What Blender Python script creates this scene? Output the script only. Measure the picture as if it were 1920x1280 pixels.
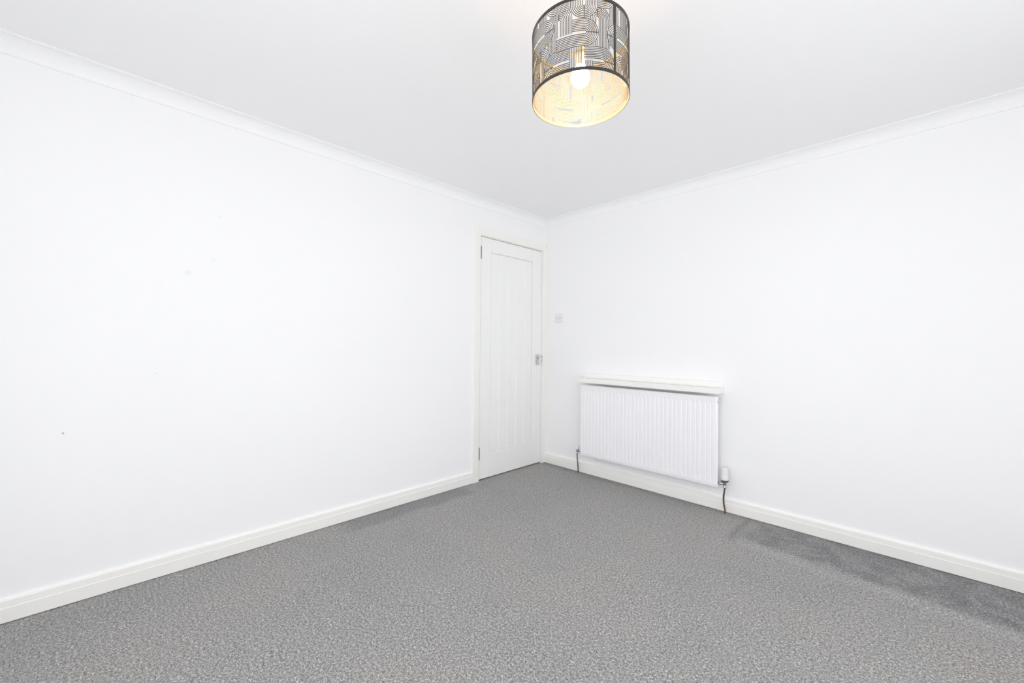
import bpy, bmesh, math, random
from mathutils import Vector, Matrix, noise as mnoise

random.seed(7)
scene = bpy.context.scene
for o in list(bpy.data.objects):
    bpy.data.objects.remove(o, do_unlink=True)
COL = scene.collection

# ------------------------------------------------------------------ camera
ROOM_H = 2.286            # ceiling height
RX, RY = 3.40, -3.85      # rear walls (behind the camera)
F_PX = 765.2
cam_d = bpy.data.cameras.new('camera')
cam_d.sensor_fit = 'HORIZONTAL'
cam_d.sensor_width = 36.0
cam_d.lens = F_PX / 1920.0 * 36.0
cam_d.clip_start = 0.02
cam = bpy.data.objects.new('camera', cam_d)
COL.objects.link(cam)
_f = Vector((-0.7080938, 0.70604861, 0.00992622)).normalized()
_r = Vector((0.70611836, 0.7080275, 0.00969173)).normalized()
_u = _r.cross(_f)
M3 = Matrix((( _r.x, _u.x, -_f.x), (_r.y, _u.y, -_f.y), (_r.z, _u.z, -_f.z)))
cam.matrix_world = Matrix.Translation((2.5336, -2.9729, 1.0999)) @ M3.to_4x4()
scene.camera = cam

# ------------------------------------------------------------------ sky, added window lights, exposure
world = bpy.data.worlds.new('daylight_sky')
scene.world = world
world.use_nodes = True
wn = world.node_tree.nodes
wn['Background'].inputs['Color'].default_value = (0.93, 0.96, 1.0, 1)
wn['Background'].inputs['Strength'].default_value = 1.0

WIN_W = 26.5              # base power of the area lamps added in the rear window openings
def window_light(name, loc, rot, sx, sy, power):
    ld = bpy.data.lights.new(name, 'AREA')
    ld.shape = 'RECTANGLE'; ld.size = sx; ld.size_y = sy
    ld.energy = power; ld.color = (0.952, 0.962, 1.0)
    o = bpy.data.objects.new(name, ld); COL.objects.link(o)
    o.location = loc; o.rotation_euler = rot
    return o
W1 = dict(y0=-3.00, y1=-0.85, z0=0.06, z1=2.12)      # opening in wall_rear_right
W2 = dict(x0=1.20, x1=3.00, z0=0.06, z1=2.12)        # opening in wall_rear_left
window_light('added_window_light', (RX + 0.05, (W1['y0'] + W1['y1']) / 2, (W1['z0'] + W1['z1']) / 2),
             (0, math.pi / 2, 0), W1['z1'] - W1['z0'], W1['y1'] - W1['y0'], WIN_W * 0.86)
window_light('added_window_light', ((W2['x0'] + W2['x1']) / 2, RY - 0.05, (W2['z0'] + W2['z1']) / 2),
             (math.pi / 2, 0, 0), W2['x1'] - W2['x0'], W2['z1'] - W2['z0'], WIN_W * 1.22)

vs = scene.view_settings
vs.view_transform = 'Standard'
vs.look = 'None'
vs.gamma = 1.0
vs.use_curve_mapping = False
vs.exposure = -0.01
scene.cycles.use_denoising = True
scene.cycles.denoising_prefilter = 'ACCURATE'
scene.cycles.diffuse_bounces = 7
scene.cycles.max_bounces = 7
scene.cycles.glossy_bounces = 3
scene.cycles.use_light_tree = False
scene.cycles.transparent_max_bounces = 16

# ------------------------------------------------------------------ helpers
def srgb(*c):
    def f(v):
        v /= 255.0
        return v / 12.92 if v <= 0.04045 else ((v + 0.055) / 1.055) ** 2.4
    return tuple(f(v) for v in c) + (1.0,)

class NT:
    """small node-tree helper"""
    def __init__(self, name):
        self.m = bpy.data.materials.new(name); self.m.use_nodes = True
        self.t = self.m.node_tree; self.n = self.t.nodes
        self.b = self.n['Principled BSDF']; self.out = self.n['Material Output']
    def add(self, kind, **kw):
        nd = self.n.new(kind)
        for k, v in kw.items():
            setattr(nd, k, v)
        return nd
    def link(self, a, b): self.t.links.new(a, b)
    def coord(self, which='Object'):
        return self.add('ShaderNodeTexCoord').outputs[which]
    def noise(self, scale, detail=2.0, rough=0.5, vec=None, dist=0.0):
        nd = self.add('ShaderNodeTexNoise')
        nd.inputs['Scale'].default_value = scale
        nd.inputs['Detail'].default_value = detail
        nd.inputs['Roughness'].default_value = rough
        nd.inputs['Distortion'].default_value = dist
        self.link(vec if vec is not None else self.coord(), nd.inputs['Vector'])
        return nd.outputs['Fac']
    def ramp(self, fac, stops):
        nd = self.add('ShaderNodeValToRGB')
        el = nd.color_ramp.elements
        while len(el) < len(stops): el.new(0.5)
        for e, (p, c) in zip(el, stops):
            e.position = p; e.color = c
        self.link(fac, nd.inputs['Fac'])
        return nd.outputs['Color']
    def math(self, op, a, b=None, c=None, clamp=False):
        nd = self.add('ShaderNodeMath', operation=op, use_clamp=clamp)
        for i, v in enumerate((a, b, c)):
            if v is None: continue
            if isinstance(v, (int, float)): nd.inputs[i].default_value = v
            else: self.link(v, nd.inputs[i])
        return nd.outputs[0]
    def mix(self, fac, a, b, blend='MIX'):
        nd = self.add('ShaderNodeMix', data_type='RGBA', blend_type=blend)
        for sock, v in ((nd.inputs['Factor'], fac), (nd.inputs[6], a), (nd.inputs[7], b)):
            if isinstance(v, (int, float, tuple)): sock.default_value = v
            else: self.link(v, sock)
        return nd.outputs[2]
    def bump(self, height, strength=0.2, distance=0.002):
        nd = self.add('ShaderNodeBump')
        nd.inputs['Strength'].default_value = strength
        nd.inputs['Distance'].default_value = distance
        self.link(height, nd.inputs['Height'])
        self.link(nd.outputs['Normal'], self.b.inputs['Normal'])

def paint(name, col, rough=0.5, var=0.012, scale=3.0, bump=0.05, bscale=260.0, bdist=0.0006, metallic=0.0, spec=0.5):
    t = NT(name)
    c2 = tuple(max(0.0, v * (1 - var * 2)) for v in col[:3]) + (1,)
    t.link(t.ramp(t.noise(scale, 1), [(0.3, col), (0.7, c2)]), t.b.inputs['Base Color'])
    t.b.inputs['Roughness'].default_value = rough
    t.b.inputs['Metallic'].default_value = metallic
    t.b.inputs['Specular IOR Level'].default_value = spec
    if bump:
        t.bump(t.noise(bscale, 2), bump, bdist)
    return t.m

def mesh_obj(name, bm, mat, parent=None, smooth=False, mats=None):
    me = bpy.data.meshes.new(name)
    bmesh.ops.recalc_face_normals(bm, faces=bm.faces[:]) if not mats else None
    bm.to_mesh(me); bm.free()
    for m in (mats or [mat]): me.materials.append(m)
    if smooth:
        for p in me.polygons: p.use_smooth = True
    o = bpy.data.objects.new(name, me); COL.objects.link(o)
    if parent is not None:
        o.parent = parent
        o.matrix_parent_inverse = Matrix.Identity(4)
    return o

def tag(o, label, cat=None, kind=None, group=None):
    o['label'] = label
    if cat: o['category'] = cat
    if kind: o['kind'] = kind
    if group: o['group'] = group
    return o

def empty(name, loc):
    o = bpy.data.objects.new(name, None); COL.objects.link(o)
    o.location = loc; o.empty_display_size = 0.1
    return o

def bx(bm, x0, x1, y0, y1, z0, z1, bevel=0.0, seg=2):
    vs_ = [bm.verts.new((x, y, z)) for x in (x0, x1) for y in (y0, y1) for z in (z0, z1)]
    idx = [(0, 1, 3, 2), (4, 6, 7, 5), (0, 4, 5, 1), (2, 3, 7, 6), (0, 2, 6, 4), (1, 5, 7, 3)]
    fs = [bm.faces.new([vs_[i] for i in q]) for q in idx]
    if bevel:
        es = {e for f in fs for e in f.edges}
        bmesh.ops.bevel(bm, geom=list(es), offset=bevel, segments=seg, affect='EDGES', profile=0.5)
    return bm

def box_obj(name, b, mat, parent=None, bevel=0.0, off=(0, 0, 0)):
    """box by world limits; off = parent's location"""
    bm = bmesh.new()
    bx(bm, b[0] - off[0], b[1] - off[0], b[2] - off[1], b[3] - off[1], b[4] - off[2], b[5] - off[2], bevel)
    return mesh_obj(name, bm, mat, parent)

def lathe(bm, prof, axis='Z', origin=(0, 0, 0), seg=24):
    """prof = [(radius, height)], revolved around axis through origin"""
    rings = []
    for r, h in prof:
        ring = []
        for k in range(seg):
            a = 2 * math.pi * k / seg
            p, q = r * math.cos(a), r * math.sin(a)
            if axis == 'Z': v = (origin[0] + p, origin[1] + q, origin[2] + h)
            elif axis == 'X': v = (origin[0] + h, origin[1] + p, origin[2] + q)
            else: v = (origin[0] + q, origin[1] + h, origin[2] + p)
            ring.append(bm.verts.new(v))
        rings.append(ring)
    for a, b in zip(rings, rings[1:]):
        for k in range(seg):
            bm.faces.new((a[k], a[(k + 1) % seg], b[(k + 1) % seg], b[k]))
    bm.faces.new(rings[0][::-1]); bm.faces.new(rings[-1])
    return bm

def tube(bm, pts, r, seg=12):
    """round tube along points (r may be a list)"""
    pts = [Vector(p) for p in pts]
    rs = r if isinstance(r, (list, tuple)) else [r] * len(pts)
    rings = []
    n0 = None
    for i, p in enumerate(pts):
        d = (pts[min(i + 1, len(pts) - 1)] - pts[max(i - 1, 0)]).normalized()
        if n0 is None:
            n0 = d.orthogonal().normalized()
        n0 = (n0 - d * n0.dot(d)).normalized()
        b0 = d.cross(n0)
        rings.append([bm.verts.new(p + rs[i] * (math.cos(2 * math.pi * k / seg) * n0 + math.sin(2 * math.pi * k / seg) * b0)) for k in range(seg)])
    for a, b in zip(rings, rings[1:]):
        for k in range(seg):
            bm.faces.new((a[k], a[(k + 1) % seg], b[(k + 1) % seg], b[k]))
    bm.faces.new(rings[0][::-1]); bm.faces.new(rings[-1])
    return bm

def smooth_pts(ctrl, n=8):
    """Catmull-Rom through control points"""
    P = [Vector(c) for c in ctrl]
    P = [P[0] * 2 - P[1]] + P + [P[-1] * 2 - P[-2]]
    out = []
    for i in range(1, len(P) - 2):
        for k in range(n):
            t = k / n
            a, b, c, d = P[i - 1], P[i], P[i + 1], P[i + 2]
            out.append(0.5 * ((2 * b) + (c - a) * t + (2 * a - 5 * b + 4 * c - d) * t * t + (3 * b - a - 3 * c + d) * t ** 3))
    out.append(P[-2])
    return out

def sweep(name, prof, A, B, nrm, mat, mitre=(True, True), parent=None):
    """profile (inward distance d, height z) swept along the wall foot line A-B; nrm points into the room"""
    A, B, nrm = Vector((*A, 0)), Vector((*B, 0)), Vector((*nrm, 0))
    d = (B - A).normalized()
    bm = bmesh.new()
    ra = [bm.verts.new(A + nrm * p + d * (p if mitre[0] else 0) + Vector((0, 0, z))) for p, z in prof]
    rb = [bm.verts.new(B + nrm * p - d * (p if mitre[1] else 0) + Vector((0, 0, z))) for p, z in prof]
    n = len(prof)
    for i in range(n):
        bm.faces.new((ra[i], ra[(i + 1) % n], rb[(i + 1) % n], rb[i]))
    bm.faces.new(ra[::-1]); bm.faces.new(rb)
    return mesh_obj(name, bm, mat, parent)

# ------------------------------------------------------------------ materials
def wall_material():
    t = NT('white_wall_paint')
    co = t.coord()
    base = t.ramp(t.noise(1.4, 1, vec=co), [(0.35, srgb(250, 250, 250)), (0.7, srgb(249, 249, 249))])
    t.link(base, t.b.inputs['Base Color'])
    t.b.inputs['Roughness'].default_value = 0.62
    t.b.inputs['Specular IOR Level'].default_value = 0.0
    return t.m

def wall_marked_material():
    """the same paint with the faint scuffs and the small chip of the left wall"""
    t = NT('white_wall_paint_with_scuffs')
    co = t.coord()
    base = t.ramp(t.noise(1.4, 1, vec=co), [(0.35, srgb(250, 250, 250)), (0.7, srgb(249, 249, 249))])
    col = base
    for (y, z, r, a, c) in ((-2.689, 1.441, 0.018, 0.10, (170, 172, 172)), (-2.590, 1.517, 0.014, 0.08, (170, 172, 172)),
                            (-2.566, 1.744, 0.014, 0.07, (175, 176, 176)), (-3.092, 0.715, 0.0042, 0.75, (120, 118, 112)),
                            (-2.80, 0.955, 0.003, 0.35, (140, 140, 138)), (-0.955, 0.245, 0.012, 0.05, (170, 168, 165))):
        vm = t.add('ShaderNodeVectorMath', operation='DISTANCE')
        t.link(co, vm.inputs[0]); vm.inputs[1].default_value = (0, y, z)
        f = t.math('SUBTRACT', 1.0, t.math('DIVIDE', vm.outputs['Value'], r), clamp=True)
        f = t.math('MULTIPLY', t.math('SMOOTH_MIN', t.math('MULTIPLY', f, 2.0), 1.0, 0.2), a, clamp=True)
        col = t.mix(f, col, srgb(*c))
    t.link(col, t.b.inputs['Base Color'])
    t.b.inputs['Roughness'].default_value = 0.62
    t.b.inputs['Specular IOR Level'].default_value = 0.0
    return t.m

def carpet_material():
    t = NT('grey_cut_pile_carpet')
    co = t.coord()
    fine = t.noise(250, 2, 0.6, co)
    mid = t.noise(110, 3, 0.65, co)
    f = t.math('ADD', t.math('MULTIPLY', fine, 0.55), t.math('MULTIPLY', mid, 0.45))
    yarn = t.ramp(f, [(0.36, srgb(84, 83, 82)), (0.46, srgb(136, 134, 132)), (0.54, srgb(167, 166, 164)), (0.64, srgb(226, 224, 221))])
    # nap: soft broad patches of pile leaning another way
    soft = t.noise(1.7, 4, 0.55, co, 0.6)
    tone = t.ramp(soft, [(0.30, (0.90, 0.905, 0.925, 1)), (0.5, (0.97, 0.97, 0.97, 1)), (0.72, (1.0, 0.985, 0.96, 1))])
    col = t.mix(1.0, yarn, tone, 'MULTIPLY')
    sep = t.add('ShaderNodeSeparateXYZ'); t.link(co, sep.inputs[0])
    X, Y = sep.outputs['X'], sep.outputs['Y']
    wob = t.math('MULTIPLY', t.math('SUBTRACT', t.noise(5.0, 3, 0.6, co), 0.5), 0.12)
    # strip along the right wall where the pile has been brushed the other way
    d1 = t.math('ADD', t.math('ADD', t.math('ADD', Y, wob), 0.36), t.math('MULTIPLY', t.math('SUBTRACT', X, 1.8), 0.085))
    e1 = t.math('DIVIDE', d1, 0.045, clamp=True)
    e2 = t.math('DIVIDE', t.math('SUBTRACT', t.math('ADD', X, wob), 1.76), 0.10, clamp=True)
    streak = t.ramp(t.noise(9.0, 4, 0.65, co, 0.5), [(0.38, (0.35, 0.35, 0.35, 1)), (0.56, (1, 1, 1, 1))])
    m1 = t.math('MULTIPLY', t.math('MULTIPLY', e1, e2), streak)
    # crease across that strip, and the paler ridge along its edge
    cr = t.math('ABSOLUTE', t.math('ADD', t.math('SUBTRACT', X, 1.755), t.math('MULTIPLY', wob, 0.35)))
    cr = t.math('SUBTRACT', 1.0, t.math('DIVIDE', cr, 0.035), clamp=True)
    cr = t.math('MULTIPLY', cr, t.math('DIVIDE', t.math('ADD', Y, 0.45), 0.08, clamp=True))
    m1 = t.math('MAXIMUM', m1, t.math('MULTIPLY', cr, 0.8))
    pale = t.math('SUBTRACT', 1.0, t.math('DIVIDE', t.math('ABSOLUTE', t.math('ADD', d1, 0.05)), 0.06), clamp=True)
    pale = t.math('MULTIPLY', t.math('MULTIPLY', pale, e2), 0.5)
    # brushed strip along the left wall
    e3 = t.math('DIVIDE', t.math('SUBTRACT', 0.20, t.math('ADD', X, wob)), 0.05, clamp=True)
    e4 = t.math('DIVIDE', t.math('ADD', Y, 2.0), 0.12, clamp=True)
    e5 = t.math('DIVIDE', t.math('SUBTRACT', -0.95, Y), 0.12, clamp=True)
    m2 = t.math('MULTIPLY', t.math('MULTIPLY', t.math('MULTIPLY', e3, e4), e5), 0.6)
    # darker along the foot of the right wall
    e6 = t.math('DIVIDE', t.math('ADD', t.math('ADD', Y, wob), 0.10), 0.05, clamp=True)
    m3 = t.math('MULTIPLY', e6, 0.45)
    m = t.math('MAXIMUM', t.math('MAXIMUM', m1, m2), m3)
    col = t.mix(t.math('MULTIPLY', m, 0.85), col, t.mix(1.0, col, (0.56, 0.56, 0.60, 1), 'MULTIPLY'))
    col = t.mix(pale, col, t.mix(1.0, col, (1.25, 1.25, 1.30, 1), 'MULTIPLY'))
    # small warm stain near the right front
    vm = t.add('ShaderNodeVectorMath', operation='DISTANCE')
    mp = t.add('ShaderNodeMapping'); t.link(co, mp.inputs['Vector']); mp.inputs['Scale'].default_value = (1, 1, 0)
    t.link(mp.outputs['Vector'], vm.inputs[0]); vm.inputs[1].default_value = (2.66, -0.80, 0)
    st = t.math('SUBTRACT', 1.0, t.math('DIVIDE', t.math('ADD', vm.outputs['Value'], wob), 0.17), clamp=True)
    col = t.mix(t.math('MULTIPLY', st, 0.35), col, t.mix(1.0, col, (1.0, 0.90, 0.78, 1), 'MULTIPLY'))
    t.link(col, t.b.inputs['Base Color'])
    t.b.inputs['Roughness'].default_value = 0.95
    t.b.inputs['Specular IOR Level'].default_value = 0.1
    t.b.inputs['Sheen Weight'].default_value = 0.15
    t.b.inputs['Sheen Roughness'].default_value = 0.6
    t.bump(f, 0.75, 0.005)
    return t.m

WALL = wall_material()
WALL_MARKED = wall_marked_material()
CEIL = paint('white_ceiling_paint', srgb(251, 251, 251), 0.7, 0.006, 1.2, 0.0, spec=0.0)
COVE = paint('white_coving_paint', srgb(251, 251, 251), 0.6, 0.006, 1.5, 0.0, spec=0.0)
CARPET = carpet_material()
GLOSS = paint('warm_white_gloss_paint', srgb(250, 249, 244), 0.30, 0.012, 4.0, 0.05, 90, 0.0006)
DOORP = paint('white_satin_door_paint', srgb(248, 248, 246), 0.35, 0.006, 3.0, 0.05, 180, 0.0004)
SHELFP = paint('white_satin_shelf_paint', srgb(249, 248, 245), 0.35, 0.008, 3.0, 0.04, 120, 0.0005)
RADP = paint('white_radiator_enamel', srgb(249, 249, 251), 0.25, 0.004, 3.0, 0.0)
PLASTIC = paint('white_switch_plastic', srgb(240, 240, 238), 0.35, 0.006, 20.0, 0.0)
PLASTIC_W = paint('white_valve_plastic', srgb(238, 238, 240), 0.35, 0.006, 30.0, 0.0)
CHROME = paint('polished_chrome', srgb(205, 206, 208), 0.18, 0.02, 60.0, 0.03, 300, 0.0002, metallic=1.0)
SATIN = paint('satin_chrome', srgb(222, 222, 222), 0.40, 0.02, 60.0, 0.03, 300, 0.0002, metallic=1.0)
STEEL = paint('dark_hinge_steel', srgb(105, 105, 105), 0.45, 0.05, 60.0, 0.05, 300, 0.0002, metallic=0.8)
DARKPL = paint('dark_grey_plastic', srgb(62, 63, 66), 0.5, 0.03, 40.0, 0.0)
SCREW = paint('grey_screw_metal', srgb(150, 151, 150), 0.4, 0.03, 80.0, 0.0, metallic=0.7)
GAP_BACK = paint('dark_gap_backing', srgb(70, 68, 66), 0.8, 0.03, 5.0, 0.0)  # dark colour stands in for the shade seen through the door gaps
FRAME = paint('white_window_frame_plastic', srgb(240, 241, 241), 0.3, 0.005, 5.0, 0.0)
COPPER = None
def copper_material():
    t = NT('tarnished_copper_pipe')
    co = t.coord()
    c = t.ramp(t.noise(60, 3, 0.6, co), [(0.3, srgb(94, 79, 68)), (0.55, srgb(122, 102, 85)), (0.75, srgb(158, 130, 104))])
    t.link(c, t.b.inputs['Base Color'])
    t.b.inputs['Metallic'].default_value = 0.75
    t.b.inputs['Roughness'].default_value = 0.45
    return t.m
COPPER = copper_material()
PIPE_DARK = paint('dark_tarnished_pipe', srgb(98, 86, 80), 0.5, 0.06, 70.0, 0.0, metallic=0.6)
BLACK = paint('black_shade_lacquer', srgb(46, 42, 39), 0.42, 0.03, 60.0, 0.0)
GOLD = paint('gold_shade_lining', srgb(246, 226, 176), 0.45, 0.03, 60.0, 0.0, metallic=0.3)
GOLDMETAL = paint('brass_shade_fitting', srgb(240, 212, 150), 0.35, 0.03, 60.0, 0.0, metallic=0.7)
CREAMPL = paint('cream_lampholder_plastic', srgb(240, 232, 214), 0.4, 0.01, 40.0, 0.0)
def bulb_material():
    t = NT('lit_warm_bulb')
    t.b.inputs['Base Color'].default_value = (1, 0.95, 0.88, 1)
    bb = t.add('ShaderNodeBlackbody'); bb.inputs['Temperature'].default_value = 3900
    t.link(bb.outputs['Color'], t.b.inputs['Emission Color'])
    t.b.inputs['Emission Strength'].default_value = 23.0
    return t.m
BULB = bulb_material()
def pane_material():
    t = NT('clear_window_glass')
    tr = t.add('ShaderNodeBsdfTransparent'); gl = t.add('ShaderNodeBsdfGlossy'); mx = t.add('ShaderNodeMixShader')
    gl.inputs['Roughness'].default_value = 0.03
    lw = t.add('ShaderNodeFresnel'); lw.inputs['IOR'].default_value = 1.3
    t.link(lw.outputs[0], mx.inputs[0]); t.link(tr.outputs[0], mx.inputs[1]); t.link(gl.outputs[0], mx.inputs[2])
    t.link(mx.outputs[0], t.out.inputs['Surface'])
    return t.m
PANE = pane_material()

# ------------------------------------------------------------------ room shell
T = 0.14     # wall thickness
# door opening in the left wall
D0, D1, DZ = -0.842, -0.029, 2.019
bm = bmesh.new()
bx(bm, -T, 0, RY - T, D0, -0.05, ROOM_H + 0.1)
bx(bm, -T, 0, D0, D1, DZ, ROOM_H + 0.1)
bx(bm, -T, 0, D1, T, -0.05, ROOM_H + 0.1)
tag(mesh_obj('wall_left', bm, WALL_MARKED), 'long plain white wall at the left with the door at its far end', 'wall', 'structure')
bm = bmesh.new(); bx(bm, 0, RX + T, 0, T, -0.05, ROOM_H + 0.1)
tag(mesh_obj('wall_right', bm, WALL), 'plain white wall at the right carrying the radiator and light switch', 'wall', 'structure')
bm = bmesh.new()
bx(bm, RX, RX + T, RY, W1['y0'], -0.05, ROOM_H + 0.1)
bx(bm, RX, RX + T, W1['y1'], 0, -0.05, ROOM_H + 0.1)
bx(bm, RX, RX + T, W1['y0'], W1['y1'], -0.05, W1['z0'])
bx(bm, RX, RX + T, W1['y0'], W1['y1'], W1['z1'], ROOM_H + 0.1)
tag(mesh_obj('wall_rear_right', bm, WALL), 'white wall with a window behind the camera on its right', 'wall', 'structure')
bm = bmesh.new()
bx(bm, 0, W2['x0'], RY - T, RY, -0.05, ROOM_H + 0.1)
bx(bm, W2['x1'], RX + T, RY - T, RY, -0.05, ROOM_H + 0.1)
bx(bm, W2['x0'], W2['x1'], RY - T, RY, -0.05, W2['z0'])
bx(bm, W2['x0'], W2['x1'], RY - T, RY, W2['z1'], ROOM_H + 0.1)
tag(mesh_obj('wall_rear_left', bm, WALL), 'white wall with a window behind the camera on its left', 'wall', 'structure')
bm = bmesh.new(); bx(bm, -T, RX + T, RY - T, T, ROOM_H, ROOM_H + 0.1)
tag(mesh_obj('ceiling', bm, CEIL), 'flat white painted ceiling', 'ceiling', 'structure')

# carpeted floor: gently uneven pile surface
bm = bmesh.new()
nx, ny = 150, 170
grid = []
for i in range(nx + 1):
    row = []
    x = -T + (RX + 2 * T) * i / nx
    for j in range(ny + 1):
        y = RY - T + (-RY + 2 * T) * j / ny
        z = 0.0016 * mnoise.noise(Vector((x * 7, y * 7, 0))) + 0.0012 * mnoise.noise(Vector((x * 23, y * 23, 4)))
        row.append(bm.verts.new((x, y, z)))
    grid.append(row)
for i in range(nx):
    for j in range(ny):
        bm.faces.new((grid[i][j], grid[i + 1][j], grid[i + 1][j + 1], grid[i][j + 1]))
lo = [bm.verts.new(v) for v in ((-T, RY - T, -0.05), (RX + T, RY - T, -0.05), (RX + T, T, -0.05), (-T, T, -0.05))]
bm.faces.new(lo[::-1])
fl = mesh_obj('floor', bm, CARPET, smooth=True)
tag(fl, 'grey cut-pile fitted carpet covering the whole floor', 'carpet', 'structure')

# coving
CV = 0.0635
def cove_prof():
    pr = [(0.0, ROOM_H), (0.0, ROOM_H - CV), (0.005, ROOM_H - CV), (0.005, ROOM_H - CV + 0.006)]
    cx, cz, r = CV - 0.006, ROOM_H - CV + 0.006, CV - 0.012
    for k in range(9):
        a = math.pi - (math.pi / 2) * k / 8
        pr.append((cx + r * math.cos(a) + 0.0, cz + r * math.sin(a)))
    pr += [(CV - 0.006, ROOM_H - 0.004), (CV, ROOM_H - 0.004), (CV, ROOM_H)]
    return pr
cp = cove_prof()
tag(sweep('trim_1', cp, (0, RY), (0, 0), (1, 0), COVE), 'white coving between the ceiling and the left wall', 'coving', 'structure')
tag(sweep('trim_2', cp, (0, 0), (RX, 0), (0, -1), COVE), 'white coving between the ceiling and the right wall', 'coving', 'structure')
tag(sweep('trim_3', cp, (RX, 0), (RX, RY), (-1, 0), COVE), 'white coving above the rear right wall', 'coving', 'structure')
tag(sweep('trim_4', cp, (RX, RY), (0, RY), (0, 1), COVE), 'white coving above the rear left wall', 'coving', 'structure')

# skirting boards
SK = 0.088
sp = [(0, 0.003), (0, SK), (0.0125, SK), (0.0150, SK - 0.003), (0.0163, SK - 0.027), (0.0180, SK - 0.030), (0.0180, 0.003)]
ARCH_OUT = -0.890
tag(sweep('baseboard_left', sp, (0, RY), (0, ARCH_OUT), (1, 0), GLOSS, (True, False)), 'warm white skirting board along the foot of the left wall', 'skirting board', 'structure')
tag(sweep('baseboard_right', sp, (0.0158, 0), (RX, 0), (0, -1), GLOSS, (False, True)), 'warm white skirting board along the right wall, passing under the radiator', 'skirting board', 'structure')
tag(sweep('baseboard_rear_right', sp, (RX, 0), (RX, RY), (-1, 0), GLOSS), 'skirting board along the rear right wall', 'skirting board', 'structure')
tag(sweep('baseboard_rear_left', sp, (RX, RY), (0, RY), (0, 1), GLOSS), 'skirting board along the rear left wall', 'skirting board', 'structure')

# unseen windows behind the camera, enlarged to even out the light
def window(name, label, axis, a0, a1, z0, z1, wall, depth):
    e = empty(name, (wall + depth, (a0 + a1) / 2, z0) if axis == 'x' else ((a0 + a1) / 2, wall + depth, z0))
    off = e.location
    def part(nm, p0, p1, q0, q1, mat, th=0.03):
        if axis == 'x': b = (wall + depth - th, wall + depth + th, p0, p1, q0, q1)
        else: b = (p0, p1, wall + depth - th, wall + depth + th, q0, q1)
        return box_obj(nm, b, mat, e, 0.004 if mat is FRAME else 0, off)
    w = 0.06
    part('window_frame', a0, a1, z0, z0 + w, FRAME); part('window_frame', a0, a1, z1 - w, z1, FRAME)
    part('window_frame', a0, a0 + w, z0 + w, z1 - w, FRAME); part('window_frame', a1 - w, a1, z0 + w, z1 - w, FRAME)
    mid = (a0 + a1) / 2
    part('mullion', mid - 0.035, mid + 0.035, z0 + w, z1 - w, FRAME)
    part('pane', a0 + w, mid - 0.035, z0 + w, z1 - w, PANE, 0.002)
    part('pane', mid + 0.035, a1 - w, z0 + w, z1 - w, PANE, 0.002)
    tag(e, label, 'window', 'structure')
window('window_1', 'added white framed two-pane window in the rear right wall, sized for the light', 'x', W1['y0'], W1['y1'], W1['z0'], W1['z1'], RX, 0.06)
window('window_2', 'added white framed two-pane window in the rear left wall, sized for the light', 'y', W2['x0'], W2['x1'], W2['z0'], W2['z1'], RY, -0.06)

# ------------------------------------------------------------------ door, lining and architrave
SY0, SY1, SZ0, SZ1 = -0.812, -0.059, 0.009, 1.988     # slab
# added dark board blocking outside light, so the door gaps stay dark
tag(box_obj('door_gap_backing', (-0.20, -0.142, -0.95, 0.08, -0.05, 2.1), GAP_BACK), 'added dark board behind the closed door, keeps its gaps dark', 'wall', 'structure')

fr = empty('trim_5', (0, (D0 + D1) / 2, 0))
tag(fr, 'warm white door frame and architrave around the grooved door', 'door frame', 'structure')
fo = fr.location
box_obj('lining', (-T, 0.0, D0, SY0 - 0.0035, -0.01, DZ), GLOSS, fr, 0.001, fo)
box_obj('lining', (-T, 0.0, SY1 + 0.0035, D1, -0.01, DZ), GLOSS, fr, 0.001, fo)
box_obj('lining', (-T, 0.0, SY0 - 0.0035, SY1 + 0.0035, SZ1 + 0.0045, DZ), GLOSS, fr, 0.001, fo)
box_obj('door_stop', (-0.054, -0.041, SY0 - 0.0035, SY0 + 0.012, 0, SZ1 + 0.0045), GLOSS, fr, 0, fo)
box_obj('door_stop', (-0.054, -0.041, SY1 - 0.012, SY1 + 0.0035, 0, SZ1 + 0.0045), GLOSS, fr, 0, fo)
box_obj('door_stop', (-0.054, -0.041, SY0 + 0.012, SY1 - 0.012, SZ1 - 0.012, SZ1 + 0.0045), GLOSS, fr, 0, fo)
AI0, AI1, AZ, AOZ = -0.824, -0.050, 1.998, 2.062       # architrave inner edges / top
def arch_profile(w):   # (across from inner edge, proud)
    return [(0, 0), (0, 0.012), (0.002, 0.0138), (0.018, 0.0146), (0.021, 0.0158), (w - 0.006, 0.0158), (w - 0.0015, 0.0146), (w, 0.012), (w, 0)]
W_A = AI0 - ARCH_OUT
def arch_leg(name, inner, outer_dir, z0, z1i, w, scribed=False):
    bm = bmesh.new()
    pr = arch_profile(AOZ - AZ)
    if scribed: pr = pr[:5] + [(w, 0.0158), (w, 0)]      # cut against the side wall
    else: pr = arch_profile(w)
    a = [bm.verts.new((p, inner + outer_dir * c - fo.y, z0)) for c, p in pr]
    b = [bm.verts.new((p, inner + outer_dir * c - fo.y, z1i + c)) for c, p in pr]
    n = len(pr)
    for i in range(n): bm.faces.new((a[i], a[(i + 1) % n], b[(i + 1) % n], b[i]))
    bm.faces.new(a[::-1]); bm.faces.new(b)
    return mesh_obj(name, bm, GLOSS, fr)
arch_leg('architrave', AI0, -1, -0.01, AZ, W_A)
arch_leg('architrave', AI1, 1, -0.01, AZ, 0.0498, True)
bm = bmesh.new()
pr = arch_profile(AOZ - AZ)
a = [bm.verts.new((p, AI0 - c - fo.y, AZ + c)) for c, p in pr]
b = [bm.verts.new((p, AI1 + min(c, 0.0498) - fo.y, AZ + c)) for c, p in pr]
n = len(pr)
for i in range(n): bm.faces.new((a[i], a[(i + 1) % n], b[(i + 1) % n], b[i]))
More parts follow.
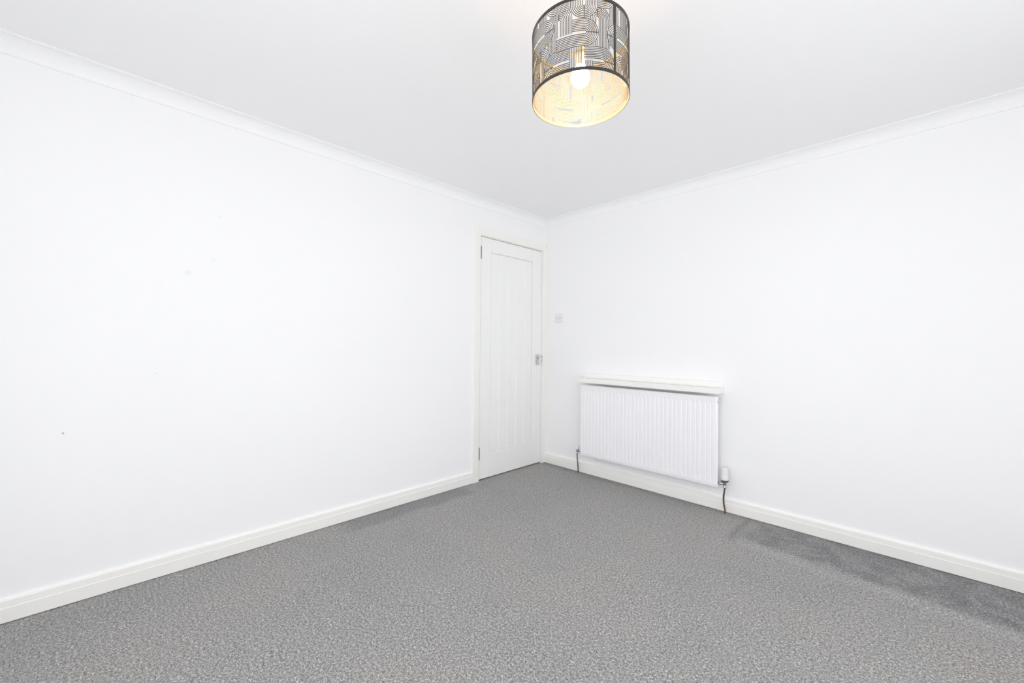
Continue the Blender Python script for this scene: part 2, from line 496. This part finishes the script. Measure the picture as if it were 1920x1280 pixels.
bm.faces.new(a[::-1]); bm.faces.new(b)
mesh_obj('architrave', bm, GLOSS, fr)

door = empty('door_1', (0, (SY0 + SY1) / 2, SZ0))
do = door.location
tag(door, 'closed white cottage door with vertical grooved boards in the far corner', 'door', 'structure')
PY0, PY1, PZ0, PZ1 = -0.700, -0.182, 0.203, 1.876       # boarded panel
FX, BXK = 0.0, -0.035
box_obj('stile', (BXK, FX, SY0, PY0, SZ0, SZ1), DOORP, door, 0.002, do)
box_obj('stile', (BXK, FX, PY1, SY1, SZ0, SZ1), DOORP, door, 0.002, do)
box_obj('rail', (BXK, FX, PY0, PY1, SZ0, PZ0), DOORP, door, 0.002, do)
box_obj('rail', (BXK, FX, PY0, PY1, PZ1, SZ1), DOORP, door, 0.002, do)
box_obj('back_panel', (BXK + 0.002, -0.020, PY0, PY1, PZ0, PZ1), DOORP, door, 0, do)
NB = 5
bw = (PY1 - PY0) / NB
for k in range(NB):
    y0, y1 = PY0 + bw * k, PY0 + bw * (k + 1)
    bm = bmesh.new()
    v, xf = 0.007, -0.006
    # board with V-jointed long edges and a moulded slope at both ends
    secs = []
    for z, inset in ((PZ0, 0.008), (PZ0 + 0.010, 0.0), (PZ1 - 0.010, 0.0), (PZ1, 0.008)):
        secs.append([bm.verts.new((x - do.x, y - do.y, z - do.z)) for x, y in
                     ((-0.021, y0), (-0.013 , y0), (xf - inset, y0 + v), (xf - inset, y1 - v), (-0.013, y1), (-0.021, y1))])
    for s0, s1 in zip(secs, secs[1:]):
        for i in range(6): bm.faces.new((s0[i], s0[(i + 1) % 6], s1[(i + 1) % 6], s1[i]))
    bm.faces.new(secs[0][::-1]); bm.faces.new(secs[-1])
    mesh_obj('board', bm, DOORP, door)
for z0, z1 in ((1.806, 1.909), (0.169, 0.269)):
    bm = bmesh.new()
    lathe(bm, [(0.0036, z0 - do.z), (0.0042, z0 + 0.002 - do.z), (0.0042, z1 - 0.002 - do.z), (0.0036, z1 - do.z)], 'Z', (0.0035, SY0 - 0.0018 - do.y, 0), 12)
    bx(bm, -0.012, 0.0008, SY0 - 0.0030 - do.y, SY0 - 0.0005 - do.y, z0 - do.z, z1 - do.z)
    h = mesh_obj('hinge', bm, STEEL, door); h['label'] = 'dark steel butt hinge'
# latch handle: short back plate, boss and a drop lever
hd = box_obj('door_handle', (0.0, 0.006, -0.134, -0.087, 0.921, 1.021), SATIN, door, 0.0018, do)
hd['label'] = 'short satin chrome handle plate with lever'
bm = bmesh.new(); lathe(bm, [(0.0105, 0.004), (0.0115, 0.008), (0.009, 0.020), (0.009, 0.034)], 'X', (0, -0.110 - do.y, 0.994 - do.z), 20)
mesh_obj('spindle_boss', bm, SATIN, hd, True)
bm = bmesh.new()
tube(bm, smooth_pts([(0.036, -0.110 - do.y, 0.999 - do.z), (0.037, -0.110 - do.y, 0.982 - do.z), (0.033, -0.113 - do.y, 0.958 - do.z), (0.031, -0.115 - do.y, 0.932 - do.z)], 5),
     [0.0085] * 10 + [0.0095] * 6, 12)
mesh_obj('lever', bm, SATIN, hd, True)
lp = box_obj('latch_plate', (-0.030, 0.0012, SY1 - 0.0012, SY1 + 0.0012, 0.955, 1.012), STEEL, door, 0, do)
bm = bmesh.new(); bx(bm, -0.010, 0.004, SY1 - 0.002 - do.y, SY1 + 0.003 - do.y, 0.988 - do.z, 1.000 - do.z, 0.001)
mesh_obj('latch_gap', bm, DARKPL, lp)  # dark box standing in for the shaded gap at the latch

# ------------------------------------------------------------------ light switch
sw = empty('light_switch', (0.168, 0.0, 1.359))
tag(sw, 'small square white light switch on the right wall beside the door', 'light switch')
so = sw.location
box_obj('switch_plate', (0.125, 0.211, -0.0095, 0.0, 1.316, 1.402), PLASTIC, sw, 0.002, so)
bm = bmesh.new()
vs_ = [bm.verts.new(c) for c in ((-0.008, -0.0095, -0.013), (0.008, -0.0095, -0.013), (0.008, -0.0095, 0.013), (-0.008, -0.0095, 0.013),
                                 (-0.008, -0.0115, -0.013), (0.008, -0.0115, -0.013), (0.008, -0.0155, 0.013), (-0.008, -0.0155, 0.013))]
for q in ((0, 1, 2, 3), (4, 7, 6, 5), (0, 4, 5, 1), (1, 5, 6, 2), (2, 6, 7, 3), (3, 7, 4, 0)): bm.faces.new([vs_[i] for i in q])
mesh_obj('rocker', bm, PLASTIC, sw)
bm = bmesh.new()
for a_, b_ in (((-0.0095, -0.015), (-0.0085, 0.015)), ((0.0085, -0.015), (0.0095, 0.015))):
    bx(bm, a_[0], b_[0], -0.0098, -0.0090, a_[1], b_[1])
mesh_obj('rocker_surround', bm, SCREW, sw)
for sx in (-0.0302, 0.0302):
    bm = bmesh.new(); lathe(bm, [(0.0036, 0.0), (0.0036, 0.0005), (0.0028, 0.0012)], 'Y', (sx, -0.0102, 0), 14)
    for v in bm.verts: v.co.y = -0.0095 - (v.co.y + 0.0102)
    mesh_obj('screw', bm, SCREW, sw)

# ------------------------------------------------------------------ radiator
RX0, RX1, RZ0, RZ1 = 0.470, 1.577, 0.172, 0.771
RYF, RYB = -0.080, -0.066
rad = empty('radiator', ((RX0 + RX1) / 2, -0.05, RZ0))
tag(rad, 'long white ribbed panel radiator low on the right wall under a shelf', 'radiator')
ro = rad.location
pitch = (RX1 - RX0 - 0.03) / 33.0
bm = bmesh.new()
def sstep(a, b, v):
    t = min(1, max(0, (v - a) / (b - a))); return t * t * (3 - 2 * t)
xs = [RX0]
for k in range(33):
    x0 = RX0 + 0.015 + k * pitch
    for fr_ in (0.0, 0.12, 0.2, 0.28, 0.40, 0.60, 0.80): xs.append(x0 + fr_ * pitch)
xs += [RX1 - 0.015, RX1]
zs = [RZ0, RZ0 + 0.010, RZ0 + 0.0125, RZ0 + 0.030, RZ0 + 0.036, RZ0 + 0.043, RZ0 + 0.050, RZ0 + 0.2, RZ1 - 0.2, RZ1 - 0.050, RZ1 - 0.043, RZ1 - 0.036, RZ1 - 0.030, RZ1 - 0.005, RZ1]
def rad_y(x, z):
    y = RYF
    u = (x - RX0 - 0.015) / pitch
    if 0 <= u <= 33:
        fr_ = u - math.floor(u + 1e-6)
        groove = sstep(0.0, 0.12, fr_) * (1 - sstep(0.28, 0.40, fr_))
        amp = sstep(RZ0 + 0.030, RZ0 + 0.050, z) * (1 - sstep(RZ1 - 0.050, RZ1 - 0.030, z))
        y += 0.0034 * groove * amp
    if z < RZ0 + 0.0115: y += 0.0045          # welded seam flange set back
    if z > RZ1 - 0.002: y += 0.003
    if x < RX0 + 0.001 or x > RX1 - 0.001: y += 0.003
    return y
gv = [[bm.verts.new((x - ro.x, rad_y(x, z) - ro.y, z - ro.z)) for z in zs] for x in xs]
for i in range(len(xs) - 1):
    for j in range(len(zs) - 1):
        bm.faces.new((gv[i][j], gv[i + 1][j], gv[i + 1][j + 1], gv[i][j + 1]))
# back of the panel
bl = [bm.verts.new((x - ro.x, RYB - ro.y, z - ro.z)) for x, z in ((RX0, RZ0), (RX1, RZ0), (RX1, RZ1), (RX0, RZ1))]
bm.faces.new(bl)
bm.faces.new([gv[i][0] for i in range(len(xs))][::-1] + [bl[0], bl[1]])
bm.faces.new([gv[i][-1] for i in range(len(xs))] + [bl[2], bl[3]])
bm.faces.new([gv[0][j] for j in range(len(zs))] + [bl[3], bl[0]])
bm.faces.new([gv[-1][j] for j in range(len(zs))][::-1] + [bl[1], bl[2]])
mesh_obj('front_panel', bm, RADP, rad)
# convector fins behind the panel
bm = bmesh.new()
nf = 66
zig = []
for k in range(nf + 1):
    x = RX0 + 0.04 + (RX1 - RX0 - 0.08) * k / nf
    zig.append((x, -0.0662 if (k // 2) % 2 == 0 else -0.036))
a = [bm.verts.new((x - ro.x, y - ro.y, RZ0 + 0.05 - ro.z)) for x, y in zig]
b = [bm.verts.new((x - ro.x, y - ro.y, RZ1 - 0.04 - ro.z)) for x, y in zig]
for i in range(nf): bm.faces.new((a[i], a[i + 1], b[i + 1], b[i]))
mesh_obj('convector_fins', bm, RADP, rad)
# wall brackets
for bxk in (0.58, 1.500):
    bm = bmesh.new()
    bx(bm, bxk - 0.014 - ro.x, bxk + 0.014 - ro.x, -0.0035 - ro.y, -0.0012 - ro.y, 0.115 - ro.z, RZ1 - 0.05 - ro.z)
    bx(bm, bxk - 0.014 - ro.x, bxk - 0.011 - ro.x, -0.036 - ro.y, -0.002 - ro.y, 0.150 - ro.z, 0.20 - ro.z)
    bx(bm, bxk - 0.014 - ro.x, bxk - 0.011 - ro.x, -0.036 - ro.y, -0.002 - ro.y, 0.62 - ro.z, 0.68 - ro.z)
    mesh_obj('wall_bracket', bm, RADP, rad)
# bleed valve, top right end
bv = bmesh.new()
lathe(bv, [(0.0105, 0.0), (0.0105, 0.005), (0.007, 0.006), (0.007, 0.013), (0.004, 0.014)], 'X', (RX1 - ro.x, -0.070 - ro.y, RZ1 - 0.030 - ro.z), 14)
o = mesh_obj('bleed_valve', bv, SATIN, rad, True); o['label'] = 'small metal bleed valve'
# thermostatic valve (right)
VX, VY = 1.617, -0.062
PC = 0.199       # inlet height
tv = bmesh.new()
lathe(tv, [(0.0095, 0.172 - ro.z), (0.0115, 0.174 - ro.z), (0.0115, 0.184 - ro.z), (0.0085, 0.186 - ro.z), (0.0085, 0.192 - ro.z), (0.0105, 0.195 - ro.z), (0.0105, 0.208 - ro.z), (0.0150, 0.210 - ro.z), (0.0150, 0.219 - ro.z)], 'Z', (VX - ro.x, VY - ro.y, 0), 20)
lathe(tv, [(0.008, RX1 - ro.x), (0.008, RX1 + 0.006 - ro.x), (0.0125, RX1 + 0.008 - ro.x), (0.0125, RX1 + 0.018 - ro.x), (0.0085, RX1 + 0.020 - ro.x), (0.0085, VX - ro.x)], 'X', (0, VY - ro.y, PC - ro.z), 18)
tvo = mesh_obj('thermostatic_valve', tv, CHROME, rad, True); tvo['label'] = 'chrome valve with white thermostat head'
bm = bmesh.new()
lathe(bm, [(0.0160, 0.2150 - ro.z), (0.0222, 0.2175 - ro.z), (0.0234, 0.2265 - ro.z)], 'Z', (VX - ro.x, VY - ro.y, 0), 28)
mesh_obj('collar', bm, DARKPL, tvo, True)
bm = bmesh.new()
prof = [(0.0230, 0.2265), (0.0236, 0.229), (0.0236, 0.240), (0.0226, 0.250), (0.0212, 0.262), (0.0205, 0.280), (0.0202, 0.298), (0.0190, 0.303), (0.0150, 0.3055)]
lathe(bm, [(r, z - ro.z) for r, z in prof], 'Z', (VX - ro.x, VY - ro.y, 0), 36)
for v in bm.verts:      # grip flutes on the upper part
    zz = v.co.z + ro.z
    if 0.255 < zz < 0.300:
        dx, dy = v.co.x - (VX - ro.x), v.co.y - (VY - ro.y)
        s = 1.0 - 0.035 * (0.5 + 0.5 * math.cos(math.atan2(dy, dx) * 12))
        v.co.x, v.co.y = VX - ro.x + dx * s, VY - ro.y + dy * s
mesh_obj('thermostat_head', bm, PLASTIC_W, tvo, True)
# lockshield valve (left)
LX, LY = 0.425, -0.060
bm = bmesh.new()
lathe(bm, [(0.0095, 0.170 - ro.z), (0.0120, 0.172 - ro.z), (0.0120, 0.182 - ro.z), (0.0085, 0.184 - ro.z), (0.0085, 0.190 - ro.z), (0.0105, 0.192 - ro.z), (0.0105, 0.206 - ro.z)], 'Z', (LX - ro.x, LY - ro.y, 0), 20)
lathe(bm, [(0.0085, LX - ro.x), (0.0085, RX0 - 0.020 - ro.x), (0.0125, RX0 - 0.018 - ro.x), (0.0125, RX0 - 0.008 - ro.x), (0.008, RX0 - 0.006 - ro.x), (0.008, RX0 - ro.x)], 'X', (0, LY - ro.y, PC - ro.z), 18)
lv = mesh_obj('lockshield_valve', bm, CHROME, rad, True); lv['label'] = 'small chrome lockshield valve'
bm = bmesh.new()
lathe(bm, [(0.0100, 0.206 - ro.z), (0.0120, 0.208 - ro.z), (0.0115, 0.232 - ro.z), (0.0085, 0.237 - ro.z)], 'Z', (LX - ro.x, LY - ro.y, 0), 20)
mesh_obj('valve_cap', bm, PLASTIC_W, lv, True)
# pipes into the floor
def pipe(ctrl, mat, label, rad_):
    bm = bmesh.new()
    tube(bm, smooth_pts([(x - ro.x, y - ro.y, z - ro.z) for x, y, z in ctrl], 6), rad_, 14)
    o = mesh_obj('supply_pipe', bm, mat, rad, True); o['label'] = label
pipe([(VX, VY, 0.176), (VX - 0.003, VY + 0.002, 0.150), (VX - 0.010, VY + 0.010, 0.105), (VX - 0.010, VY + 0.016, 0.060), (VX - 0.004, VY + 0.018, 0.025), (VX - 0.001, VY + 0.018, -0.008)], COPPER, 'brown tarnished copper pipe', 0.0052)
pipe([(LX, LY, 0.174), (LX - 0.001, LY + 0.004, 0.13), (LX - 0.006, LY + 0.022, 0.06), (LX - 0.008, LY + 0.028, -0.008)], PIPE_DARK, 'dark tarnished pipe', 0.0045)

# ------------------------------------------------------------------ radiator shelf
sh = empty('radiator_shelf', (1.02, 0.0, 0.793))
tag(sh, 'narrow white painted shelf with a low upstand just above the radiator', 'shelf')
sho = sh.location
box_obj('shelf_board', (0.452, 1.592, -0.116, 0.0, 0.793, 0.826), SHELFP, sh, 0.003, sho)
box_obj('upstand', (0.470, 1.592, -0.020, 0.0, 0.826, 0.868), SHELFP, sh, 0.003, sho)

# ------------------------------------------------------------------ pendant lamp with a cut-out metal shade
LC = Vector((1.7771, -1.9266, 1.8671))      # centre of the lower rim
SH_R, SH_H = 0.150, 0.2075
n_ax = Vector((-0.00987, -0.00406, 1.0)).normalized()      # the shade hangs a touch off plumb
e1 = Vector((0, 1, 0)).cross(n_ax).normalized(); e2 = n_ax.cross(e1)
lamp = empty('pendant_lamp', LC)
tag(lamp, 'drum pendant lamp with black and gold cut-out arch pattern hanging from the ceiling', 'pendant lamp')
shade = bpy.data.objects.new('shade', None); COL.objects.link(shade)
shade.parent = lamp
shade.matrix_basis = Matrix(((e1.x, e2.x, n_ax.x, 0), (e1.y, e2.y, n_ax.y, 0), (e1.z, e2.z, n_ax.z, 0), (0, 0, 0, 1)))
shade['label'] = 'drum shade, black outside and gold inside, cut into bands of parallel arches'

def band(name, s0, s1, t0, t1, th=0.0008, proud=0.0, seg_mm=6.0):
    """curved solid band of the cylinder (mm along the girth from s0 to s1, mm up from t0 to t1)"""
    bm = bmesh.new()
    closed = (s1 - s0) > 1000 * 2 * math.pi * SH_R - 1e-3
    n = max(2, int((s1 - s0) / seg_mm))
    ro_, ri_ = SH_R + proud, SH_R - th
    ring = []
    for k in range(n + (0 if closed else 1)):
        a = math.radians(-50) + (s0 + (s1 - s0) * k / n) / 1000 / SH_R
        c, s = math.cos(a), math.sin(a)
        ring.append([bm.verts.new((r * c, r * s, t / 1000)) for r, t in ((ro_, t0), (ro_, t1), (ri_, t1), (ri_, t0))])
    m = len(ring)
    for k in range(m if closed else m - 1):
        A, B = ring[k], ring[(k + 1) % m]
        for i in range(4):
            f = bm.faces.new((A[i], B[i], B[(i + 1) % 4], A[(i + 1) % 4]))
            f.material_index = 1 if i in (2,) else 0
    if not closed:
        bm.faces.new(ring[0]); bm.faces.new(ring[-1][::-1])
    return mesh_obj(name, bm, None, shade, mats=[BLACK, GOLD])
GIRTH = 2000 * math.pi * SH_R
RIM = 9.0
HMM = SH_H * 1000
band('rim', 0, GIRTH, 0.0, RIM, 0.0012, 0.0006)
band('rim', 0, GIRTH, HMM - RIM, HMM, 0.0012, 0.0006)
band('seam_strip', 90.2, 98.0, RIM, HMM - RIM, 0.0009, 0.0004)

# --- the arch motifs, laid out on the unrolled shade (mm); each: centre, way it opens, leg lengths, layer of arc / legs
DIRS = {'up': (0, 1), 'down': (0, -1), 'left': (-1, 0), 'right': (1, 0)}
R_OUT, R_IN, NL = 38.0, 5.2, 8
MOT = []
def motif(cs, ct, way, lp, ln, z, zp=None, zn=None):
    """lp: leg on the side turned 90 degrees left of the opening direction, ln: the other one"""
    MOT.append(dict(c=(cs, ct), d=DIRS[way], lp=lp, ln=ln, z=z, zp=z if zp is None else zp, zn=z if zn is None else zn))
def cluster(ds, dt, dz):
    def m(cs, ct, way, lp, ln, z, zp=None, zn=None):
        motif(cs + ds, ct + dt, way, lp, ln, z + dz, None if zp is None else zp + dz, None if zn is None else zn + dz)
    m(0, 184.6, 'up', 90, 90, 10)                         # U hanging from the upper rim
    m(1.5, 105.5, 'left', 83, 40, 9.5, 9.5, 6.9)          # big D; 'left': p = lower leg
    m(-72.6, 152, 'down', 60, 100, 7)                     # 'down': p = right leg
    m(37, 146, 'down', 82, 40, 6.8)
    m(-88, 31, 'right', 50, 50, 8)
    m(-2, 90, 'down', 120, 120, 4, 6, 9)
    m(53, 27, 'left', 30, 55, 9.2, 8, 9.2)
    m(106, 105, 'right', 80, 60, 8.4)
    m(-127, 141, 'left', 60, 70, 8.6)
    m(-80, 214, 'right', 50, 50, 9)
    m(54, 214, 'left', 60, 60, 9)
    m(-142, 67, 'down', 80, 60, 7.5)
    m(-192, 36, 'down', 60, 60, 7.8)
    m(113, 190, 'down', 60, 60, 6)
    m(126, 22, 'down', 40, 40, 7)
    m(-156, 206, 'down', 50, 50, 6)
cluster(0, 0, 100)
cluster(380, -45, 50)
cluster(606, 34, 20)
# arches filling the spaces between
for k in (0, 5, 10, 11):
    motif(-230 + k * 79, (150, 118, 172)[k % 3], 'down', 190, 190, 0.1 + 0.01 * k)
for k in range(6):
    motif(330 + k * 42, 196, ('right', 'left')[k % 2], 70, 70, 12 + k * 0.1)

def local(mt, s, t):
    ds = (s - mt['c'][0] + GIRTH / 2) % GIRTH - GIRTH / 2
    dt = t - mt['c'][1]
    dx, dy = mt['d']
    return ds * dx + dt * dy, -ds * dy + dt * dx      # along the opening, to its left
def cover(mt, s, t, margin=0.0):
    u, v = local(mt, s, t)
    if abs(v) > R_OUT + 1.2: return None
    if u < 0:
        return mt['z'] if math.hypot(u, v) <= R_OUT + 1.2 else None
    if v >= 0:
        return mt['zp'] if u <= mt['lp'] else None
    return mt['zn'] if u <= mt['ln'] else None
def visible(i, z, s, t):
    if not (RIM - 1 <= t <= HMM - RIM + 1): return False
    for j, mt in enumerate(MOT):
        if j == i: continue
        zz = cover(mt, s, t)
        if zz is not None and zz > z: return False
    return True
LW = 0.90          # half width of a strip (mm)
def world_st(mt, u, v):
    dx, dy = mt['d']
    return mt['c'][0] + u * dx - v * dy, mt['c'][1] + u * dy + v * dx
def strip(bm, pts):
    """thin solid ribbon on the cylinder through unrolled points"""
    rows = []
    for k, (s, t) in enumerate(pts):
        s0, t0 = pts[max(k - 1, 0)]; s1, t1 = pts[min(k + 1, len(pts) - 1)]
        L = math.hypot(s1 - s0, t1 - t0) or 1.0
        nx_, ny_ = -(t1 - t0) / L * LW, (s1 - s0) / L * LW
        row = []
        for sg, r in ((1, SH_R), (-1, SH_R), (-1, SH_R - 0.0007), (1, SH_R - 0.0007)):
            a = math.radians(-50) + (s + sg * nx_) / 1000 / SH_R
            row.append(bm.verts.new((r * math.cos(a), r * math.sin(a), (t + sg * ny_) / 1000)))
        rows.append(row)
    for A, B in zip(rows, rows[1:]):
        for i in range(4):
            f = bm.faces.new((A[i], B[i], B[(i + 1) % 4], A[(i + 1) % 4]))
            f.material_index = 1 if i == 2 else 0
for i, mt in enumerate(MOT):
    runs = []
    lines = []        # (layer, [(u, v)...])
    for k in range(NL):
        r = R_IN + (R_OUT - R_IN) * k / (NL - 1)
        na = max(10, int(math.pi * r / 1.2))
        lines.append((mt['z'], [(-r * math.cos(b), r * math.sin(b)) for b in (math.pi * (q / na - 0.5) for q in range(na + 1))]))
        lines.append((mt['zp'], [(q * 1.2, r) for q in range(int(mt['lp'] / 1.2) + 1)]))
        lines.append((mt['zn'], [(q * 1.2, -r) for q in range(int(mt['ln'] / 1.2) + 1)]))
    lines.append((mt['z'], [(-R_IN - q * (R_OUT - R_IN) / 24, 0.0) for q in range(25)]))      # bridge across the arc
    for z, ln_ in lines:
        run = []
        for q, (u, v) in enumerate(ln_ + [None and 0 or (1e9, 1e9)]):
            ok = False
            if u < 1e8:
                s, t = world_st(mt, u, v)
                ok = visible(i, z, s, t)
            if ok:
                run.append((s, t))
            else:
                if len(run) > 2:
                    full = run
                    # thin out: straight upright runs need two points, others one in three
                    if abs(run[0][0] - run[-1][0]) < 1e-4 and abs(run[0][0] - run[len(run) // 2][0]) < 1e-4:
                        run = [run[0], run[-1]]
                    else:
                        run = run[:1] + run[3:-1:3] + run[-1:]
                    runs.append((full, run))
                run = []
    # strips that hang together make one cut-out arch; a part seen apart from the rest becomes one of its own
    grp = list(range(len(runs)))
    def root(a):
        while grp[a] != a: a = grp[a]
        return a
    for a in range(len(runs)):
        for b in range(a + 1, len(runs)):
            if root(a) != root(b) and any((p[0] - q[0]) ** 2 + (p[1] - q[1]) ** 2 < 36.0 for p in runs[a][0][::2] for q in runs[b][0][::2]):
                grp[root(b)] = root(a)
    for g in sorted({root(a) for a in range(len(runs))}):
        mem = [r for a, (fu, r) in enumerate(runs) if root(a) == g]
        if sum(abs(r[0][0] - r[-1][0]) + abs(r[0][1] - r[-1][1]) for r in mem) < 12: continue
        bm = bmesh.new()
        for r in mem: strip(bm, r)
        mesh_obj('cutout_arch', bm, None, shade, mats=[BLACK, GOLD])

# spider that carries the shade: fitting ring and three arms to the upper rim
bm = bmesh.new()
FZ = 0.150
ring_pts = [(0.0150 * math.cos(2 * math.pi * k / 28), 0.0150 * math.sin(2 * math.pi * k / 28)) for k in range(28)]
rr = [[bm.verts.new((x * q, y * q, FZ + z)) for q, z in ((1.0, 0), (1.0, 0.003), (1.30, 0.003), (1.30, 0))] for x, y in ring_pts]
for k in range(28):
    for i in range(4): bm.faces.new((rr[k][i], rr[(k + 1) % 28][i], rr[(k + 1) % 28][(i + 1) % 4], rr[k][(i + 1) % 4]))
mesh_obj('fitting_ring', bm, GOLDMETAL, shade)
for k in range(3):
    a = math.radians(-24 + 120 * k)
    c, s = math.cos(a), math.sin(a)
    bm = bmesh.new()
    tube(bm, smooth_pts([(0.019 * c, 0.019 * s, FZ + 0.0015), (0.05 * c, 0.05 * s, FZ + 0.012), (0.11 * c, 0.11 * s, SH_H - 0.012), (0.1492 * c, 0.1492 * s, SH_H - 0.006)], 5), 0.0010, 8)
    mesh_obj('arm', bm, GOLDMETAL, shade, True)

# lampholder, bulb, flex and ceiling rose
bm = bmesh.new()
lathe(bm, [(0.0130, 0.108), (0.0148, 0.110), (0.0148, 0.138), (0.0182, 0.140), (0.0182, 0.149), (0.0146, 0.150), (0.0142, 0.168), (0.010, 0.182), (0.005, 0.194)], 'Z', (0, 0, 0), 28)
mesh_obj('lampholder', bm, CREAMPL, lamp, True)
bm = bmesh.new()
prof = [(0.002, 0.0475)]
for k in range(1, 15):      # round globe lower part, narrowing to the neck
    a = -math.pi / 2 + math.pi * 0.70 * k / 14
    prof.append((0.0300 * math.cos(a), 0.0775 + 0.0300 * math.sin(a)))
prof += [(0.0215, 0.1025), (0.0170, 0.1085), (0.0132, 0.114)]
lathe(bm, prof, 'Z', (0, 0, 0), 32)
bo = mesh_obj('bulb', bm, BULB, lamp, True); bo['label'] = 'lit warm white globe bulb'
bm = bmesh.new()
top = ROOM_H - LC.z
tube(bm, [(0, 0, 0.19), (0, 0, 0.26), (0, 0, top - 0.022)], 0.0032, 10)
mesh_obj('flex', bm, CREAMPL, lamp, True)
bm = bmesh.new()
lathe(bm, [(0.010, top - 0.034), (0.022, top - 0.030), (0.036, top - 0.018), (0.038, top)], 'Z', (0, 0, 0), 28)
mesh_obj('ceiling_rose', bm, PLASTIC_W, lamp, True)
